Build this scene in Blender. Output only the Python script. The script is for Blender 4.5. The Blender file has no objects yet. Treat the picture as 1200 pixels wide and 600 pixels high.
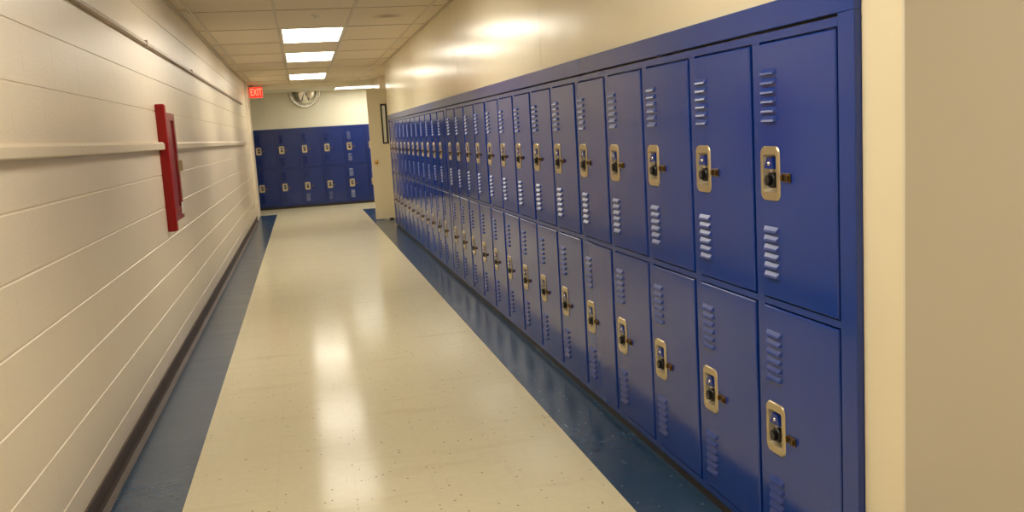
import bpy, bmesh, math, random
from mathutils import Matrix, Vector
random.seed(7)
S = 0.45                      # metres per unit; one unit = one locker width
C = bpy.context.scene.collection
PI = math.pi

# ------------------------------------------------------------------ materials
def srgb(r, g, b):
    f = lambda c: (c/255/12.92) if c/255 <= 0.04045 else ((c/255+0.055)/1.055)**2.4
    return (f(r), f(g), f(b), 1)

def mat(name, col, rough=0.5, metal=0.0, emit=None, estr=0.0, spec=0.5, bump=None, vary=0.0, vscale=3.0, coat=0.0):
    m = bpy.data.materials.new(name); m.use_nodes = True
    nt = m.node_tree; b = nt.nodes['Principled BSDF']
    b.inputs['Base Color'].default_value = col
    b.inputs['Roughness'].default_value = rough
    b.inputs['Metallic'].default_value = metal
    b.inputs['Specular IOR Level'].default_value = spec
    b.inputs['Coat Weight'].default_value = coat
    if emit:
        b.inputs['Emission Color'].default_value = emit
        b.inputs['Emission Strength'].default_value = estr
    tc = nt.nodes.new('ShaderNodeTexCoord')
    if vary:
        n = nt.nodes.new('ShaderNodeTexNoise'); n.inputs['Scale'].default_value = vscale; n.inputs['Detail'].default_value = 5
        nt.links.new(tc.outputs['Object'], n.inputs['Vector'])
        mx = nt.nodes.new('ShaderNodeMix'); mx.data_type = 'RGBA'
        mx.inputs[6].default_value = tuple(c*(1-vary) for c in col[:3])+(1,)
        mx.inputs[7].default_value = tuple(min(1, c*(1+vary)) for c in col[:3])+(1,)
        nt.links.new(n.outputs['Fac'], mx.inputs[0]); nt.links.new(mx.outputs[2], b.inputs['Base Color'])
    if bump:
        sc, st, di = bump
        n = nt.nodes.new('ShaderNodeTexNoise'); n.inputs['Scale'].default_value = sc; n.inputs['Detail'].default_value = 3
        nt.links.new(tc.outputs['Object'], n.inputs['Vector'])
        bp = nt.nodes.new('ShaderNodeBump'); bp.inputs['Strength'].default_value = st; bp.inputs['Distance'].default_value = di
        nt.links.new(n.outputs['Fac'], bp.inputs['Height']); nt.links.new(bp.outputs['Normal'], b.inputs['Normal'])
    return m

BLUE = mat('blue_enamel', srgb(8, 54, 142), 0.14, spec=.65, bump=(5, 0.04, 0.004), vary=0.04)
BLUE_T = mat('blue_trim_enamel', srgb(8, 53, 138), 0.18, spec=.65, vary=0.04)
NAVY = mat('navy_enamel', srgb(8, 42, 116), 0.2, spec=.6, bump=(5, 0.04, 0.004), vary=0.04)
LOUV = mat('blue_louvre_enamel', srgb(8, 52, 138), 0.33, spec=.7)
BLUE_D = mat('blue_latch_enamel', srgb(8, 44, 130), 0.15, spec=0.6)
NICKEL = mat('satin_nickel', srgb(205, 190, 155), 0.33, 0.9)
PANM = mat('polished_pan', srgb(206, 196, 172), 0.38, 0.45)
BLACK = mat('black_plastic', srgb(22, 21, 22), 0.3)
SLOT_SHADE = mat('slot_shade_paint', srgb(10, 12, 22), 0.6)  # dark colour stands for the shade inside the louvre openings
BRASS = mat('dull_brass', srgb(120, 90, 45), 0.3, 0.9)
BRASSB = mat('polished_brass', srgb(200, 150, 60), 0.22, 1.0)
KICK = mat('dark_brown_base', srgb(38, 30, 24), 0.5, vary=0.3, vscale=6)
COVE = mat('brown_vinyl_base', srgb(84, 70, 61), 0.6, vary=0.3, vscale=5)
BLOCK = mat('cream_block_paint', srgb(232, 217, 192), 0.34, spec=0.5, bump=(70, 0.35, 0.003), vary=0.035, vscale=1.3)
CREAM = mat('cream_gloss_paint', srgb(236, 224, 192), 0.22, spec=0.5, bump=(4, 0.22, 0.01), vary=0.03, vscale=1.0)
CORNER = mat('cream_flat_paint', srgb(216, 206, 186), 0.5, bump=(90, 0.1, 0.002))
ENDW = mat('off_white_paint', srgb(234, 228, 208), 0.5, vary=0.02)
JAMB = mat('cream_metal_paint', srgb(230, 218, 198), 0.35)
DOORP = mat('cream_door_paint', srgb(236, 224, 192), 0.35, vary=0.02)
RACE = mat('cream_raceway', srgb(222, 206, 178), 0.32)
RACE_B = mat('taupe_raceway', srgb(160, 138, 112), 0.35)
TBAR = mat('beige_tee_bar', srgb(200, 184, 156), 0.35)
RED = mat('red_enamel', srgb(146, 12, 8), 0.4, spec=0.3)
REDD = mat('red_door_enamel', srgb(126, 9, 8), 0.35, spec=0.3)
GLASSD = mat('pink_reflection_glazing', srgb(130, 70, 68), 0.1, spec=0.8)  # lighter pinkish reflection on the pane is put into the base colour
CHROME = mat('chrome', srgb(232, 230, 225), 0.22, 1.0)
MIRROR = mat('mirror', srgb(235, 235, 230), 0.02, 1.0)
WHITE = mat('white_plastic', srgb(228, 222, 205), 0.4)
FIXT = mat('white_fixture', srgb(235, 225, 200), 0.4)
LIT = mat('lit_diffuser', srgb(255, 250, 235), 0.5, emit=(1.0, 0.93, 0.80, 1), estr=9.0)
LITS = mat('lit_dim_diffuser', srgb(255, 250, 235), 0.5, emit=(1.0, 0.93, 0.80, 1), estr=6.6)
LITC = mat('lit_cool_diffuser', srgb(255, 250, 240), 0.5, emit=(1.0, 0.96, 0.84, 1), estr=7.5)
EXITF = mat('exit_face', srgb(200, 30, 20), 0.5, emit=(1.0, 0.035, 0.02, 1), estr=0.85)
EXITL = mat('exit_letters', srgb(255, 120, 90), 0.5, emit=(1.0, 0.25, 0.13, 1), estr=1.1)

def glass_mat():
    m = mat('window_glass', srgb(225, 232, 235), 0.03); b = m.node_tree.nodes['Principled BSDF']
    b.inputs['Transmission Weight'].default_value = 0.9; b.inputs['IOR'].default_value = 1.45
    return m
GLASS = glass_mat()

def ceiling_mat():
    m = mat('acoustic_tile', srgb(228, 214, 188), 0.85)
    nt = m.node_tree; b = nt.nodes['Principled BSDF']; L = nt.links.new
    tc = nt.nodes.new('ShaderNodeTexCoord')
    n = nt.nodes.new('ShaderNodeTexNoise'); n.inputs['Scale'].default_value = 160; n.inputs['Detail'].default_value = 2
    L(tc.outputs['Object'], n.inputs['Vector'])
    bp = nt.nodes.new('ShaderNodeBump'); bp.inputs['Strength'].default_value = .3; bp.inputs['Distance'].default_value = .003
    L(n.outputs['Fac'], bp.inputs['Height']); L(bp.outputs['Normal'], b.inputs['Normal'])
    # a brown water stain on one tile
    mp = nt.nodes.new('ShaderNodeMapping'); mp.vector_type = 'POINT'
    mp.inputs['Location'].default_value = (0.96*S/(0.42*S), -14.55*S/(0.42*S), 0); mp.inputs['Scale'].default_value = (1/(0.42*S),)*3
    L(tc.outputs['Object'], mp.inputs['Vector'])
    n2 = nt.nodes.new('ShaderNodeTexNoise'); n2.inputs['Scale'].default_value = 1.6; n2.inputs['Detail'].default_value = 4
    L(tc.outputs['Object'], n2.inputs['Vector'])
    sx = nt.nodes.new('ShaderNodeSeparateXYZ'); L(mp.outputs['Vector'], sx.inputs[0])
    cx = nt.nodes.new('ShaderNodeCombineXYZ'); L(sx.outputs[0], cx.inputs[0]); L(sx.outputs[1], cx.inputs[1])
    ln = nt.nodes.new('ShaderNodeVectorMath'); ln.operation = 'LENGTH'; L(cx.outputs[0], ln.inputs[0])
    ad = nt.nodes.new('ShaderNodeMath'); ad.operation = 'MULTIPLY_ADD'; ad.inputs[1].default_value = 1.2
    L(n2.outputs['Fac'], ad.inputs[0]); L(ln.outputs['Value'], ad.inputs[2])
    rp = nt.nodes.new('ShaderNodeMapRange'); rp.inputs['From Min'].default_value = 0.75; rp.inputs['From Max'].default_value = 1.55
    rp.inputs['To Min'].default_value = .7; rp.inputs['To Max'].default_value = 0
    L(ad.outputs[0], rp.inputs['Value'])
    mx = nt.nodes.new('ShaderNodeMix'); mx.data_type = 'RGBA'
    mx.inputs[6].default_value = srgb(228, 214, 188); mx.inputs[7].default_value = srgb(150, 118, 84)
    L(rp.outputs[0], mx.inputs[0]); L(mx.outputs[2], b.inputs['Base Color'])
    return m
CEIL = ceiling_mat()

def floor_mat(name, c1, c2, speck, scuff, rough, seam=0.93, spec=.3):
    m = mat(name, c1, rough); nt = m.node_tree; b = nt.nodes['Principled BSDF']; L = nt.links.new
    tc = nt.nodes.new('ShaderNodeTexCoord')
    n = nt.nodes.new('ShaderNodeTexNoise'); n.inputs['Scale'].default_value = 26; n.inputs['Detail'].default_value = 6; n.inputs['Roughness'].default_value = .65
    L(tc.outputs['Object'], n.inputs['Vector'])
    mx = nt.nodes.new('ShaderNodeMix'); mx.data_type = 'RGBA'; mx.inputs[6].default_value = c1; mx.inputs[7].default_value = c2
    L(n.outputs['Fac'], mx.inputs[0])
    # chips
    v = nt.nodes.new('ShaderNodeTexVoronoi'); v.inputs['Scale'].default_value = 34; v.inputs['Randomness'].default_value = 1
    L(tc.outputs['Object'], v.inputs['Vector'])
    sp = nt.nodes.new('ShaderNodeSeparateColor'); L(v.outputs['Color'], sp.inputs[0])
    t1 = nt.nodes.new('ShaderNodeMath'); t1.operation = 'LESS_THAN'; t1.inputs[1].default_value = .16; L(v.outputs['Distance'], t1.inputs[0])
    t2 = nt.nodes.new('ShaderNodeMath'); t2.operation = 'LESS_THAN'; t2.inputs[1].default_value = .17; L(sp.outputs[0], t2.inputs[0])
    t3 = nt.nodes.new('ShaderNodeMath'); t3.operation = 'MULTIPLY'; L(t1.outputs[0], t3.inputs[0]); L(t2.outputs[0], t3.inputs[1])
    t4 = nt.nodes.new('ShaderNodeMath'); t4.operation = 'MULTIPLY'; t4.inputs[1].default_value = .75; L(t3.outputs[0], t4.inputs[0])
    mx2 = nt.nodes.new('ShaderNodeMix'); mx2.data_type = 'RGBA'; L(t4.outputs[0], mx2.inputs[0]); L(mx.outputs[2], mx2.inputs[6]); mx2.inputs[7].default_value = speck
    # tile seams, twelve inch squares
    br = nt.nodes.new('ShaderNodeTexBrick'); br.offset = 0; br.inputs['Color1'].default_value = (1, 1, 1, 1); br.inputs['Color2'].default_value = (.975, .975, .975, 1)
    br.inputs['Mortar'].default_value = (seam, seam, seam, 1); br.inputs['Scale'].default_value = 1
    br.inputs['Brick Width'].default_value = .3; br.inputs['Row Height'].default_value = .3; br.inputs['Mortar Size'].default_value = .0012
    L(tc.outputs['Object'], br.inputs['Vector'])
    mm = nt.nodes.new('ShaderNodeMix'); mm.data_type = 'RGBA'; mm.blend_type = 'MULTIPLY'; mm.inputs[0].default_value = 1
    L(mx2.outputs[2], mm.inputs[6]); L(br.outputs['Color'], mm.inputs[7])
    # scuffs running across
    mp = nt.nodes.new('ShaderNodeMapping'); mp.inputs['Scale'].default_value = (1.1, 6, 1); L(tc.outputs['Object'], mp.inputs['Vector'])
    ns = nt.nodes.new('ShaderNodeTexNoise'); ns.inputs['Scale'].default_value = 1.3; ns.inputs['Detail'].default_value = 7; L(mp.outputs[0], ns.inputs['Vector'])
    rp = nt.nodes.new('ShaderNodeMapRange'); rp.inputs['From Min'].default_value = .58; rp.inputs['From Max'].default_value = .8; rp.inputs['To Max'].default_value = .35
    L(ns.outputs['Fac'], rp.inputs['Value'])
    mx3 = nt.nodes.new('ShaderNodeMix'); mx3.data_type = 'RGBA'; L(rp.outputs[0], mx3.inputs[0]); L(mm.outputs[2], mx3.inputs[6]); mx3.inputs[7].default_value = scuff
    L(mx3.outputs[2], b.inputs['Base Color'])
    # wax: uneven gloss and a slow ripple
    rr = nt.nodes.new('ShaderNodeMapRange'); rr.inputs['To Min'].default_value = rough*.8; rr.inputs['To Max'].default_value = rough*1.35
    L(ns.outputs['Fac'], rr.inputs['Value']); L(rr.outputs[0], b.inputs['Roughness'])
    nb = nt.nodes.new('ShaderNodeTexNoise'); nb.inputs['Scale'].default_value = 4.5; nb.inputs['Detail'].default_value = 3; L(mp.outputs[0], nb.inputs['Vector'])
    bp = nt.nodes.new('ShaderNodeBump'); bp.inputs['Strength'].default_value = .07; bp.inputs['Distance'].default_value = .006; b.inputs['Specular IOR Level'].default_value = spec
    L(nb.outputs['Fac'], bp.inputs['Height']); L(bp.outputs['Normal'], b.inputs['Normal'])
    return m
FLOOR = floor_mat('cream_vinyl_tile', srgb(230, 221, 190), srgb(216, 206, 172), srgb(120, 98, 66), srgb(192, 172, 128), .135, .93, .032)
FBLUE = floor_mat('navy_vinyl_tile', srgb(30, 58, 88), srgb(46, 76, 104), srgb(120, 146, 160), srgb(76, 84, 94), .2, .8, .4)

# ------------------------------------------------------------------ mesh builder
class MB:
    def __init__(s): s.v = []; s.f = []; s.m = []; s.sm = []
    def quad(s, *pts, mi=0, smooth=False):
        i = len(s.v); s.v += [tuple(p) for p in pts]; s.f.append(tuple(range(i, i+len(pts)))); s.m.append(mi); s.sm.append(smooth)
    def box(s, x0, x1, y0, y1, z0, z1, mi=0, bev=0.0):
        if bev:
            bm = bmesh.new()
            bmesh.ops.create_cube(bm, size=1, matrix=Matrix.Translation(((x0+x1)/2, (y0+y1)/2, (z0+z1)/2)) @ Matrix.Diagonal((x1-x0, y1-y0, z1-z0, 1)))
            bmesh.ops.bevel(bm, geom=bm.edges[:], offset=bev, segments=2, affect='EDGES', profile=.5)
            s.add(bm, mi); bm.free(); return
        p = [(x, y, z) for z in (z0, z1) for y in (y0, y1) for x in (x0, x1)]
        i = len(s.v); s.v += p
        for f in ((0, 2, 3, 1), (4, 5, 7, 6), (0, 1, 5, 4), (2, 6, 7, 3), (0, 4, 6, 2), (1, 3, 7, 5)):
            s.f.append(tuple(i+k for k in f)); s.m.append(mi); s.sm.append(False)
    def add(s, bm, mi=0, smooth=False):
        i = len(s.v); bm.verts.index_update(); s.v += [tuple(v.co) for v in bm.verts]
        for f in bm.faces:
            s.f.append(tuple(i+v.index for v in f.verts)); s.m.append(mi); s.sm.append(smooth)
    def lathe(s, prof, origin=(0, 0, 0), axis='-y', n=20, mi=0, smooth=True, a0=0, a1=2*PI):
        # prof: list of (radius, height along axis)
        full = abs(a1-a0-2*PI) < 1e-6; k = n if full else n+1
        base = len(s.v)
        for r, h in prof:
            for j in range(k):
                t = a0+(a1-a0)*j/n; c, d = r*math.cos(t), r*math.sin(t)
                q = {'-y': (c, -h, d), 'z': (c, d, h), 'x': (h, c, d), '-x': (-h, c, d)}[axis]
                s.v.append((origin[0]+q[0], origin[1]+q[1], origin[2]+q[2]))
        for i in range(len(prof)-1):
            for j in range(n):
                a = base+i*k+j; b2 = base+i*k+(j+1) % k; s.f.append((a, b2, b2+k, a+k)); s.m.append(mi); s.sm.append(smooth)
    def build(s, name, mats, parent=None):
        me = bpy.data.meshes.new(name)
        me.from_pydata([(x*S, y*S, z*S) for x, y, z in s.v], [], s.f)
        if not isinstance(mats, (list, tuple)): mats = [mats]
        for m in mats: me.materials.append(m)
        me.polygons.foreach_set('material_index', s.m); me.polygons.foreach_set('use_smooth', s.sm)
        bm = bmesh.new(); bm.from_mesh(me); bmesh.ops.remove_doubles(bm, verts=bm.verts, dist=1e-5)
        bmesh.ops.recalc_face_normals(bm, faces=bm.faces); bm.to_mesh(me); bm.free(); me.update()
        o = bpy.data.objects.new(name, me); C.objects.link(o)
        if parent: o.parent = parent
        return o

def tag(o, label=None, cat=None, group=None, kind=None):
    if label: o['label'] = label
    if cat: o['category'] = cat
    if group: o['group'] = group
    if kind: o['kind'] = kind
    return o
def empty(name, loc, rz=0):
    o = bpy.data.objects.new(name, None); C.objects.link(o)
    o.location = Vector(loc)*S; o.rotation_euler = (0, 0, rz); o.empty_display_size = .1
    return o
def struct(o): return tag(o, kind='structure')
def boxobj(name, m, parent, *a, **k):
    b = MB(); b.box(*a, **k); return b.build(name, m, parent)

# ------------------------------------------------------------------ layout (units)
XL = -4.79            # face of the block wall
XR = 0.03             # face of the painted wall over the lockers
ZC = 5.364            # corridor ceiling
ZC2 = 5.16            # crossing corridor ceiling
YB = -9.5             # wall behind
YP = 35.4             # where the corridor opens into the crossing one
YE = 38.6             # face of the end lockers
XS1, XS2 = -4.10, -0.587

# ---- floor
b = MB()
def fl(x0, x1, y0, y1, mi):
    b.quad((x0, y0, 0), (x1, y0, 0), (x1, y1, 0), (x0, y1, 0), mi=mi)
fl(XL-.6, XS1, YB, YP, 1); fl(XS1, XS2, YB, YP, 0)
fl(XS2, 0.6, YB, 34.9, 1); fl(XS2, 0.6, 34.9, YP, 0); fl(0.6, 5, YB, YP, 0)
fl(-12, 9, YP, 40, 0)
b.box(-12, 9, YB-.5, 40, -.4, -.002, mi=0)
struct(b.build('floor', [FLOOR, FBLUE]))

# ---- left wall of painted concrete block: real blocks with recessed joints
b = MB()
z_j = [-.024+.443*k for k in range(0, 13)]
J = .010; D = .008; CH = .006; JV = .003; DV = .0012
for k in range(13):
    z0 = max(z_j[k], -.0); z1 = (z_j[k+1] if k < 12 else ZC+.05); z1 = min(z1, ZC+.05)
    if z1-z0 < .05: continue
    y = YB-1 + ((2.0 if k % 2 == 0 else 2.43)-(YB-1)) % .87 - .87
    while y < YP:
        ya, yb = max(y, YB-.2), min(y+.87, YP); y += .87
        if yb-ya < .05: continue
        a, c = z0+J/2, z1-J/2
        # deep bed joints above and below, head joints filled almost flush with paint
        i = [(XL, ya+.014, a+CH), (XL, yb-.014, a+CH), (XL, yb-.014, c-CH), (XL, ya+.014, c-CH)]
        o = [(XL-D, ya, a), (XL-D, yb, a), (XL-D, yb, c), (XL-D, ya, c)]
        v = [(XL-DV, ya, a+CH), (XL-DV, yb, a+CH), (XL-DV, yb, c-CH), (XL-DV, ya, c-CH)]
        b.quad(*i)
        b.quad(v[0], i[0], i[3], v[3]); b.quad(i[1], v[1], v[2], i[2])
        b.quad(o[0], o[1], v[1], i[1], i[0], v[0]); b.quad(v[3], i[3], i[2], v[2], o[2], o[3])
b.box(XL-.5, XL-D, YB-.2, YP, 0, ZC+.05)
struct(b.build('wall_left', BLOCK))

# ---- right wall (gloss panel), its near corner, and the rest of the shell
b = MB(); b.box(XR, XR+.4, -.53, 26.85, 3.665, ZC+.05); b.box(XR, XR+.8, -.53, -.192, 0, 3.665); b.box(XR, XR+.8, 26.47, 26.85, 0, 3.665)
b.box(XR+.6, XR+.8, -.192, 26.47, 0, 3.665)
struct(b.build('wall_right', CREAM))
# thin cover strips over the panel joints
b = MB()
for y in (6.4, 12.6, 19.1, 25.3): b.box(XR-.002, XR+.01, y-.012, y+.012, 3.67, ZC)
struct(b.build('trim_1', CREAM))
b = MB(); b.box(XR+.0, 5.3, -.55, -.53, 0, ZC+.05); struct(b.build('wall_return', CORNER))
b = MB(); b.box(XL-.5, 5.3, YB-.5, YB, 0, ZC+.05); struct(b.build('wall_back', CORNER))
b = MB(); b.box(5, 5.4, YB, -.55, 0, ZC+.05); struct(b.build('wall_side', CORNER))
# alcove for the open door leaf
b = MB(); b.box(1.62, 2.0, 26.45, YP, 0, ZC+.05); b.box(XR+.8, 1.62, 26.45, 26.85, 0, ZC+.05)
struct(b.build('wall_alcove', CREAM))
b = MB(); b.box(.36, 1.62, 33.1, YP, 0, ZC+.05); struct(b.build('trim_2', JAMB))
# painted steel jamb on the left
b = MB(); b.box(XL-.02, XL+.035, 32.75, YP, 0, ZC, bev=.01); b.box(XL-.02, XL+.07, 33.0, 33.25, 0, ZC, bev=.01)
b.box(XL-.5, XL-.02, YP-.02, YP+.02, 0, ZC)
struct(b.build('trim_3', JAMB))
# crossing corridor
b = MB(); b.box(-12, 9, 39.5, 40, 0, ZC2+.1); b.box(-12, 9, YE+.04, 39.5, 3.575, ZC2+.1)
struct(b.build('wall_end', ENDW))
b = MB(); b.box(-12.4, -12, YP-.4, 40, 0, ZC2+.1); struct(b.build('wall_cross_left', ENDW))
b = MB(); b.box(9, 9.4, YP-.4, 40, 0, ZC2+.1); struct(b.build('wall_cross_right', ENDW))
b = MB(); b.box(-12, XL-.5, YP-.4, YP, 0, ZC2+.1); b.box(2.0, 9, YP-.4, YP, 0, ZC2+.1); struct(b.build('wall_cross_front', ENDW))

# ---- ceiling
b = MB()
b.box(XL-.5, 5.4, YB-.5, YP, ZC, ZC+.2)
struct(b.build('ceiling', CEIL))
b = MB(); b.box(-12.4, 9.4, YP, 40, ZC2, ZC2+.4); struct(b.build('ceiling_cross', ENDW))
b = MB()
for x in (-4.56, -3.13, -1.705, -.28): b.box(x-.026, x+.026, YB, YP, ZC-.012, ZC+.01)
y = 13.15-2.85*8
while y < YP:
    if y > YB: b.box(XL, XR, y-.024, y+.024, ZC-.010, ZC+.01)
    y += 2.85
b.box(XL, XL+.045, YB, YP, ZC-.03, ZC+.01); b.box(XR-.045, XR, -.55, 26.85, ZC-.03, ZC+.01)
struct(b.build('trim_4', TBAR))
# cut ends of two edge tiles that sit a little low
b = MB()
for y in (13.15, 21.7): b.box(XL+.03, -4.60, y-.5, y-.03, ZC-.03, ZC+.005)
struct(b.build('trim_5', CEIL))

# ---- cove base along the block wall
prof = [(0, .2), (.018, .2), (.022, .19), (.022, .06), (.035, .025), (.075, .008), (.085, 0), (0, 0)]
b = MB()
for i in range(len(prof)):
    (xa, za), (xb, zb) = prof[i], prof[(i+1) % len(prof)]
    b.quad((XL+xa, YB, za), (XL+xb, YB, zb), (XL+xb, 32.73, zb), (XL+xa, 32.73, za))
b.quad(*[(XL+x, YB, z) for x, z in prof]); b.quad(*[(XL+x, 32.73, z) for x, z in prof])
struct(b.build('baseboard_left', COVE))

# ------------------------------------------------------------------ lockers
DW = .872; A0 = .09                   # door width, and where it starts across the unit
PA, PZ = .2175, -.004                # handle plate centre
def rrect(w, h, r, n=5, arch=0.0):
    pts = []
    for (cx, cz, t0) in ((w/2-r, h/2-r, 0), (-w/2+r, h/2-r, PI/2), (-w/2+r, -h/2+r, PI), (w/2-r, -h/2+r, 1.5*PI)):
        for i in range(n):
            t = t0+PI/2*i/(n-1); x = cx+r*math.cos(t); z = cz+r*math.sin(t)
            z += arch*(1-(2*x/w)**2)*(1 if z > 0 else -1); pts.append((x, z))
    return pts

def door_mesh(h):
    """local: x 0..DW, z 0..h, front face y=0, back y=.045"""
    m = MB(); T = .045; c = .007
    hx0, hx1 = PA-A0-.095, PA-A0+.095; zc = h/2+PZ; hz0, hz1 = zc-.135, zc+.135
    xs = [c, hx0, hx1, DW-c]; zs = [c, hz0, hz1, h-c]
    for i in range(3):
        for j in range(3):
            if i == 1 and j == 1: continue
            m.quad((xs[i], 0, zs[j]), (xs[i+1], 0, zs[j]), (xs[i+1], 0, zs[j+1]), (xs[i], 0, zs[j+1]))
    fr = [(c, 0, c), (DW-c, 0, c), (DW-c, 0, h-c), (c, 0, h-c)]
    md = [(0, c, 0), (DW, c, 0), (DW, c, h), (0, c, h)]; bk = [(0, T, 0), (DW, T, 0), (DW, T, h), (0, T, h)]
    for q in range(4):
        r = (q+1) % 4
        m.quad(fr[q], fr[r], md[r], md[q]); m.quad(md[q], md[r], bk[r], bk[q])
    # six louvres above and six below the handle
    for top in (zc+.650, zc-.338):
        for k in range(6):
            zt = top-k*.058; zb = zt-.036; xa, xb = .121-A0, .305-A0; d = .021
            A, B = (xa, 0, zt), (xb, 0, zt); E, F = (xa, 0, zb), (xb, 0, zb)
            G, H = (xa+.014, -d, zb), (xb-.014, -d, zb); g, hh = (xa+.012, -.0165, zt-.0235), (xb-.012, -.0165, zt-.0235)
            m.quad(A, B, hh, g, mi=2); m.quad(g, hh, H, G, mi=2); m.quad(A, g, G, E, mi=2); m.quad(B, F, H, hh, mi=2)
            m.quad(E, G, H, F, mi=1)  # closed underside, shade of the opening put into its colour
    return m

def plate_mesh():
    m = MB(); out = rrect(.235, .325, .04, arch=.016); inn = rrect(.168, .235, .018)
    n = len(out)
    for i in range(n):
        j = (i+1) % n
        o0, o1, p0, p1 = out[i], out[j], inn[i], inn[j]
        s0, s1 = (o0[0]*.95, o0[1]*.965), (o1[0]*.95, o1[1]*.965)
        m.quad((o0[0], .0, o0[1]), (o1[0], .0, o1[1]), (s1[0], -.012, s1[1]), (s0[0], -.012, s0[1]), smooth=True)
        m.quad((s0[0], -.012, s0[1]), (s1[0], -.012, s1[1]), (p1[0], -.010, p1[1]), (p0[0], -.010, p0[1]))
        f = .90
        m.quad((p0[0], -.010, p0[1]), (p1[0], -.010, p1[1]), (p1[0]*f, .036, p1[1]*f), (p0[0]*f, .036, p0[1]*f), mi=1)
    m.quad(*[(x*.90, .036, z*.90) for x, z in inn], mi=1)
    return m
def latch_mesh():
    m = MB()   # hooded finger lift in the upper half of the cup
    w0, w1 = .03, .062
    t = [(-w0, .036, .105), (w0, .036, .105)]; f = [(-w0, -.012, .10), (w0, -.012, .10)]; l = [(-w1, -.014, .03), (w1, -.014, .03)]; k = [(-w1, .036, .028), (w1, .036, .028)]
    m.quad(t[0], t[1], f[1], f[0]); m.quad(f[0], f[1], l[1], l[0]); m.quad(l[0], l[1], k[1], k[0])
    m.quad(t[0], f[0], l[0], k[0]); m.quad(t[1], k[1], l[1], f[1])
    m.lathe([(0, .020), (.012, .020), (.014, .014), (.014, 0)], origin=(0, 0, .062), n=12, mi=1)
    m.box(-.014, .014, .0, .036, -.015, .03, mi=1)
    return m
def dial_mesh():
    m = MB()
    prof = [(0, .034), (.022, .034), (.026, .03), (.026, .012), (.046, .010), (.05, .004), (.05, -.036)]
    m.lathe(prof, origin=(0.004, 0, -.042), n=20, smooth=False)
    for k in range(10):
        t = 2*PI*k/10; c, s_ = math.cos(t), math.sin(t)
        m.box(.004+.028*c-.005, .004+.028*c+.005, -.034, -.012, -.042+.028*s_-.005, -.042+.028*s_+.005)
    return m
def hasp_mesh():
    m = MB()
    m.box(-.05, .05, -.010, .0, -.026, .026, bev=.003)
    m.box(-.044, -.026, -.026, -.008, -.016, .018, bev=.004); m.box(.026, .044, -.026, -.008, -.018, .016, bev=.004)
    m.box(-.026, .026, -.014, -.009, -.015, .015, mi=1)
    return m
def frame_mesh(zt, zb=.088):
    m = MB(); f = .010; B = .075
    m.box(0, 1, B, B+.5, zb, zt)                                   # carcass behind the doors
    m.box(0, A0-.006, f, B, zb, zt); m.box(A0+DW+.027, 1, f, B, zb, zt)
    for z0, z1 in ((zb, .143), (1.764, 1.806), (3.437, zt)): m.box(A0-.006, A0+DW+.027, f, B, z0, z1)
    return m

DZ = (.150, 1.815); DH = (1.603, 1.610)
def make_locker(zt, BLUE=BLUE, BLUE_T=BLUE_T, LOUV=LOUV):
    root = empty('locker', (0, 0, 0))
    fr = frame_mesh(zt).build('frame', BLUE_T, root)
    for k, lab in ((0, 'lower door'), (1, 'upper door')):
        d = door_mesh(DH[k]).build('door', [BLUE, SLOT_SHADE, LOUV], root); d.location = Vector((A0, 0, DZ[k]))*S
        d['label'] = lab
        zc = DH[k]/2+PZ
        for nm, mb, ms, off in (('handle_plate', plate_mesh(), [NICKEL, PANM], (PA-A0, 0, zc)),
                                ('latch', latch_mesh(), [BLUE_D, CHROME], (PA-A0, 0, zc)),
                                ('lock_dial', dial_mesh(), BLACK, (PA-A0, 0, zc)),
                                ('hasp', hasp_mesh(), [BRASS, BLACK], (PA-A0+.20, 0, zc-.02))):
            o = mb.build(nm, ms, d); o.location = Vector(off)*S
    return root
def copy_tree(o, parent=None):
    c = o.copy(); C.objects.link(c)
    if parent: c.parent = parent
    for ch in list(o.children): copy_tree(ch, c)
    return c
def jitter(root):
    for d in root.children:
        if d.name.startswith('door'):
            d.rotation_euler = (random.gauss(0, .0010), 0, random.gauss(0, .0022))

ORD = ['first', 'second', 'third', 'fourth', 'fifth', 'sixth', 'seventh', 'eighth', 'ninth', 'tenth', 'eleventh', 'twelfth', 'thirteenth', 'fourteenth']
proto = make_locker(3.488); lk = proto
spots = [(i, float(i)) for i in range(14)] + [(14+j, 14.30+j*1.0) for j in range(12)]
for i, y in spots:
    o = proto if i == 0 else copy_tree(proto)
    o.location = Vector((0, y+.97, 0))*S; o.rotation_euler = (0, 0, -PI/2)
    if i == 0: lab = 'blue two-tier locker nearest the cream wall corner, first of the long right-hand row'
    elif i == 13: lab = 'blue two-tier locker just before the filler strip, fourteenth from the near end'
    elif i < 13: lab = 'blue two-tier locker, %s from the near end of the long right-hand row' % ORD[i]
    elif i == 14: lab = 'blue two-tier locker just beyond the filler strip in the long right-hand row'
    elif i == 25: lab = 'last blue two-tier locker at the far end of the long row, beside the open door'
    else: lab = 'blue two-tier locker, %s past the filler strip in the long right-hand row' % ORD[i-14]
    tag(o, lab, 'locker', 'blue lockers along the right wall')
for o in [x for x in C.objects if x.name.startswith('locker')]: jitter(o)

# end-wall lockers: same unit, top frame a little taller
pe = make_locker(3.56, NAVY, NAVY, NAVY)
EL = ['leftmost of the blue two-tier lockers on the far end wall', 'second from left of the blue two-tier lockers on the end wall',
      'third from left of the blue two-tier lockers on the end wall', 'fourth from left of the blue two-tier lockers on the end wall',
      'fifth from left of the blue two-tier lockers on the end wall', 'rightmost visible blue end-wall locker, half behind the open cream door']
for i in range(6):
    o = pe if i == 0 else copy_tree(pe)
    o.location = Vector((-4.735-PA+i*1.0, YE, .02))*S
    tag(o, EL[i], 'locker', 'blue lockers on the end wall'); jitter(o)

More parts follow.
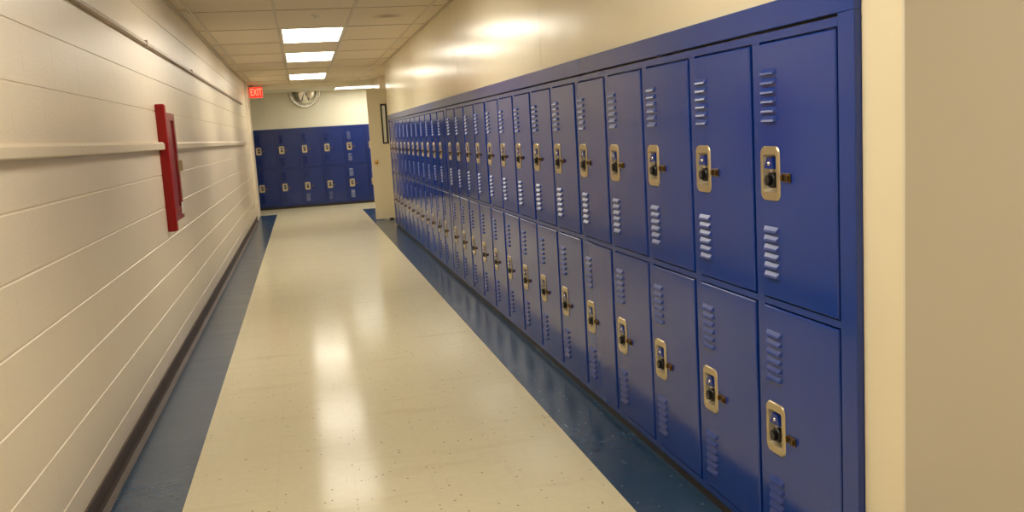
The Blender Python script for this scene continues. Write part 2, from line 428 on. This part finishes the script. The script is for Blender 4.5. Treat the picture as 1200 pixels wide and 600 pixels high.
# filler between the two banks
b = MB(); b.box(0, .288, .004, .05, .088, 3.488, bev=.003); b.box(.02, .275, .05, .5, .088, 3.488)
f = b.build('filler_panel', BLUE_T); f.location = Vector((0, 14.285, 0))*S; f.rotation_euler = (0, 0, -PI/2)
f.location.y = (13.973+.291)*S
tag(f, 'narrow blue filler strip between the two runs of lockers on the right', 'filler panel')
# painted surround: top fascia, end stiles
root = empty('locker_surround', (0, 12, 3.5))
tag(root, 'blue sheet-metal fascia framing the top and ends of the long locker row', 'locker trim')
def part(name, m, *a, **k):
    q = MB(); q.box(*a, **k); o = q.build(name, m, root); o.location = -Vector((0, 12, 3.5))*S; return o
part('fascia', BLUE_T, -.012, XR+.0, -.19, 26.46, 3.503, 3.662, bev=.004)
part('end_stile', BLUE_T, -.012, XR, -.19, -.034, .088, 3.503, bev=.004)
part('end_stile', BLUE_T, -.012, XR, 26.29, 26.46, .088, 3.503, bev=.004)
b = MB(); b.box(.028, .5, -.18, 26.46, 0, .086)
tag(b.build('locker_plinth', KICK), 'dark brown plinth under the long row of blue lockers', 'plinth')
b = MB(); b.box(-4.93, 1.02, YE+.03, YE+.5, 0, .108)
tag(b.build('locker_plinth', KICK), 'dark plinth under the lockers on the far end wall', 'plinth')

# ------------------------------------------------------------------ ceiling lights
def troffer(x0, x1, y0, y1, z, label, lit, group='recessed ceiling lights'):
    root = empty('ceiling_light', ((x0+x1)/2, (y0+y1)/2, z)); loc = -Vector(((x0+x1)/2, (y0+y1)/2, z))*S
    q = MB(); w = .05
    for a in ((x0-w, x0, y0-w, y1+w), (x1, x1+w, y0-w, y1+w), (x0, x1, y0-w, y0), (x0, x1, y1, y1+w)): q.box(*a, z-.022, z+.005)
    f = q.build('frame', FIXT, root); f.location = loc
    q = MB(); q.box(x0, x1, y0, y1, z-.016, z-.004)
    d = q.build('diffuser', lit, root); d.location = loc
    return tag(root, label, 'ceiling light', group)
LX = (-3.05, -1.775)
troffer(*LX, 16.02, 18.82, ZC, 'nearest and largest glowing ceiling panel over the corridor', LIT)
troffer(*LX, 21.60, 24.40, ZC, 'middle of the three glowing panels down the corridor ceiling', LIT)
troffer(*LX, 29.90, 32.75, ZC, 'farthest and smallest of the three glowing corridor ceiling panels', LIT)
troffer(-1.22, 1.6, 36.0, 37.5, ZC2, 'glowing strip light over the crossing corridor, before the end wall', LITC)
troffer(*LX, 7.50, 10.2, ZC, 'glowing ceiling panel overhead, nearer than the three in view', LIT)
troffer(*LX, -1.05, 1.75, ZC, 'added unseen glowing ceiling panel overhead beside the near end of the lockers', LIT)  # unseen panel, added only to light the near end

troffer(*LX, -7.2, -4.6, ZC, 'added unseen glowing ceiling panel overhead behind the viewpoint in the corridor', LIT)  # added out of view, brightens the walls near the camera
troffer(1.9, 3.2, -4.2, -1.9, ZC, 'added unseen glowing ceiling panel overhead in the side bay behind the corner', LITS)  # added out of view so the return wall gets light

# smoke detector
b = MB(); b.lathe([(.0, .075), (.05, .075), (.06, .06), (.07, .035), (.105, .03), (.11, 0)], n=20, axis='z')
o = b.build('smoke_detector', WHITE); o.location = Vector((-2.36, 13.93, ZC))*S; o.rotation_euler = (PI, 0, 0)
tag(o, 'small round detector on the ceiling just before the nearest glowing panel', 'smoke detector')

# ------------------------------------------------------------------ raceways on the block wall
root = empty('wall_raceway', (XL, 12, 3.03))
tag(root, 'cream surface raceway running at eye level along the block wall', 'raceway')
def race(name, y0, y1, z0, z1, d, m, rt, base):
    q = MB(); s = .012
    pr = [(0, z0), (d-s, z0), (d, z0+s), (d, z1-s*2.2), (d-s*2.2, z1), (0, z1)]
    for i in range(len(pr)):
        (xa, za), (xb, zb) = pr[i], pr[(i+1) % len(pr)]
        q.quad((XL+xa, y0, za), (XL+xb, y0, zb), (XL+xb, y1, zb), (XL+xa, y1, za))
    q.quad(*[(XL+x, y0, z) for x, z in pr]); q.quad(*[(XL+x, y1, z) for x, z in pr])
    o = q.build(name, m, rt); o.location = -Vector(base)*S; return o
for y0, y1 in ((YB, 4.0), (4.006, 9.08), (10.17, 20), (20.006, 29.2)): race('cover', y0, y1, 2.985, 3.092, .085, RACE, root, (XL, 12, 3.03))
root = empty('wall_conduit', (XL, 12, 4.38))
tag(root, 'thin taupe raceway running high on the block wall near the ceiling', 'raceway')
ys = [YB, 8.72, 14.0, 29.4]
for a, c in zip(ys, ys[1:]):
    race('cover', a, c-.006, 4.365, 4.43, .055, RACE_B, root, (XL, 12, 4.38))
for y in ys[1:3]:
    q = MB(); q.box(XL, XL+.06, y-.05, y+.05, 4.36, 4.436, bev=.004); o = q.build('joint_clip', RACE_B, root); o.location = -Vector((XL, 12, 4.38))*S

# ------------------------------------------------------------------ red cabinet
root = empty('fire_cabinet', (XL, 9.75, 1.84))
tag(root, 'tall red fire cabinet mounted on the cream block wall at left', 'fire cabinet')
def cab(name, m, *a, **k):
    q = MB(); q.box(*a, **k); o = q.build(name, m, root); o.location = -Vector((XL, 9.75, 1.84))*S; return o
cab('side_panel', RED, XL-.01, XL+.125, 9.10, 9.26, 1.84, 3.615, bev=.022)
cab('body', RED, XL-.01, XL+.08, 9.24, 10.16, 1.955, 3.515, bev=.008)
# door with a tall narrow window
q = MB(); fx0, fx1 = XL+.08, XL+.115; y0, y1, z0, z1 = 9.28, 10.14, 1.97, 3.50; wy0, wy1, wz0, wz1 = 9.66, 9.98, 2.15, 3.40
for a in ((y0, wy0, z0, z1), (wy1, y1, z0, z1), (wy0, wy1, z0, wz0), (wy0, wy1, wz1, z1)): q.box(fx0, fx1, *a)
dr = q.build('door', REDD, root); dr.location = -Vector((XL, 9.75, 1.84))*S
q = MB(); q.box(fx0, fx0+.012, wy0, wy1, wz0, wz1); q.build('window_pane', GLASSD, dr)
q = MB(); q.box(fx1, fx1+.012, 10.0, 10.12, 2.62, 2.86, bev=.004); q.box(fx1+.01, fx1+.06, 10.03, 10.07, 2.66, 2.82, bev=.008)
q.build('handle', NICKEL, dr)
q = MB(); q.box(fx1, fx1+.006, 9.90, 10.13, 2.03, 2.20); q.build('tag', WHITE, dr)

# ------------------------------------------------------------------ exit sign
root = empty('exit_sign', (-4.47, 35.15, ZC)); L0 = -Vector((-4.47, 35.15, ZC))*S
tag(root, 'red lit EXIT sign hanging at the left end of the corridor ceiling', 'exit sign')
q = MB(); q.box(-4.735, -4.205, 35.12, 35.22, 4.82, 5.28, bev=.012); o = q.build('housing', WHITE, root); o.location = L0
q = MB(); q.box(-4.72, -4.22, 35.105, 35.13, 4.84, 5.26); o = q.build('face', EXITF, root); o.location = L0
q = MB(); q.box(-4.57, -4.37, 35.14, 35.20, 5.27, ZC); o = q.build('canopy', WHITE, root); o.location = L0
cu = bpy.data.curves.new('letters', 'FONT'); cu.body = 'EXIT'; cu.size = .40*S; cu.align_x = 'CENTER'; cu.align_y = 'CENTER'; cu.extrude = .004*S; cu.offset = .004*S
tmp = bpy.data.objects.new('tmp', cu); C.objects.link(tmp)
bpy.context.view_layer.update()
me = bpy.data.meshes.new_from_object(tmp.evaluated_get(bpy.context.evaluated_depsgraph_get()))
bpy.data.objects.remove(tmp); me.name = 'letters'; me.materials.clear(); me.materials.append(EXITL)
w = max(v.co.x for v in me.vertices)-min(v.co.x for v in me.vertices)
o = bpy.data.objects.new('letters', me); C.objects.link(o); o.parent = root
o.scale = (.44*S/w, 1.0, 1); o.rotation_euler = (PI/2, 0, 0); o.location = Vector((-4.47, 35.10, 5.05))*S + L0
o['label'] = 'red glowing word EXIT'

# ------------------------------------------------------------------ convex mirror under the ceiling at the end wall
root = empty('convex_mirror', (-2.52, YE+.04, ZC2)); R_ = .62
tag(root, 'half-dome convex safety mirror high on the end wall under the ceiling', 'mirror')
q = MB(); n = 28; k = 14
for i in range(k):
    for j in range(n):
        def P(ii, jj):
            t = PI+PI*jj/n; r = math.sin(ii/k*PI/2); h = .36*math.cos(ii/k*PI/2)
            return (R_*r*math.cos(t), -h, R_*r*math.sin(t))
        q.quad(P(i, j), P(i+1, j), P(i+1, j+1), P(i, j+1), smooth=True)
q.build('dome', MIRROR, root)
q = MB()
for j in range(n):
    for a in range(8):
        def P(jj, aa):
            t = PI+PI*jj/n; u = 2*PI*aa/8; r = R_+.03+.06*math.cos(u)
            return (r*math.cos(t), -.06-.06*math.sin(u), r*math.sin(t))
        q.quad(P(j, a), P(j+1, a), P(j+1, a+1), P(j, a+1), smooth=True)
q.build('rim', CHROME, root)

# ------------------------------------------------------------------ open door leaf
def leaf():
    q = MB(); x0, x1, y0, y1, z0, z1 = -.46, 1.60, 29.07, 29.17, .03, 4.668; wx0, wx1, wz0, wz1 = .03, .16, 2.76, 4.08
    for a in ((x0, wx0, z0, z1), (wx1, x1, z0, z1), (wx0, wx1, z0, wz0), (wx0, wx1, wz1, z1)): q.box(a[0], a[1], y0, y1, a[2], a[3])
    d = struct(q.build('door_1', DOORP)); d['label'] = 'cream open door leaf with a narrow window beyond the lockers'
    q = MB(); w = .045
    for a in ((wx0-w, wx0+.01, wz0-w, wz1+w), (wx1-.01, wx1+w, wz0-w, wz1+w), (wx0, wx1, wz0-w, wz0+.01), (wx0, wx1, wz1-.01, wz1+w)): q.box(a[0], a[1], y0-.015, y1+.015, a[2], a[3])
    q.build('window_frame', BLACK, d)
    q = MB(); q.box(wx0, wx1, 29.115, 29.125, wz0, wz1); q.build('window_pane', GLASS, d)
    q = MB(); q.lathe([(0, .13), (.03, .13), (.06, .11), (.066, .085), (.05, .055), (.024, .045), (.022, .015), (.06, .012), (.065, 0)], origin=(-.30, y0, 2.08), n=18)
    q.build('door_knob', BRASSB, d)
    q = MB(); q.box(.02, .17, y0-.06, y0, 0.0, .06, bev=.008); q.build('door_stop', BLACK, d)
    q = MB()
    for z in (.5, 2.3, 4.1): q.lathe([(.025, -.12), (.025, .12)], origin=(1.605, y0-.02, z), axis='z', n=10)
    q.build('hinge', NICKEL, d)
leaf()

# ------------------------------------------------------------------ camera
f, cam_p = 1089.6827, (-2.8677672, -4.6260047, 2.9950054)
Rm = [[0.973703234721008, 0.2103387601819354, 0.08751923593686198], [-0.21990380971839266, 0.9681387382287369, 0.11979022502778056], [-0.05953423523639827, -0.13588594300366616, 0.9889341157674871]]
cd = bpy.data.cameras.new('camera'); cam = bpy.data.objects.new('camera', cd); C.objects.link(cam)
cd.sensor_fit = 'HORIZONTAL'; cd.sensor_width = 36; cd.lens = f/1200*36; cd.clip_start = .02
M = Matrix.Identity(4)
for r in range(3):
    M[r][0] = Rm[r][0]; M[r][1] = Rm[r][2]; M[r][2] = -Rm[r][1]; M[r][3] = cam_p[r]*S
cam.matrix_world = M
sc = bpy.context.scene; sc.camera = cam
w = bpy.data.worlds.new('world'); sc.world = w; w.use_nodes = True
w.node_tree.nodes['Background'].inputs[0].default_value = (1, .9, .75, 1); w.node_tree.nodes['Background'].inputs[1].default_value = .05
sc.view_settings.view_transform = 'Standard'; sc.view_settings.look = 'None'; sc.view_settings.gamma = 1; sc.view_settings.use_curve_mapping = False
sc.view_settings.exposure = 0.5
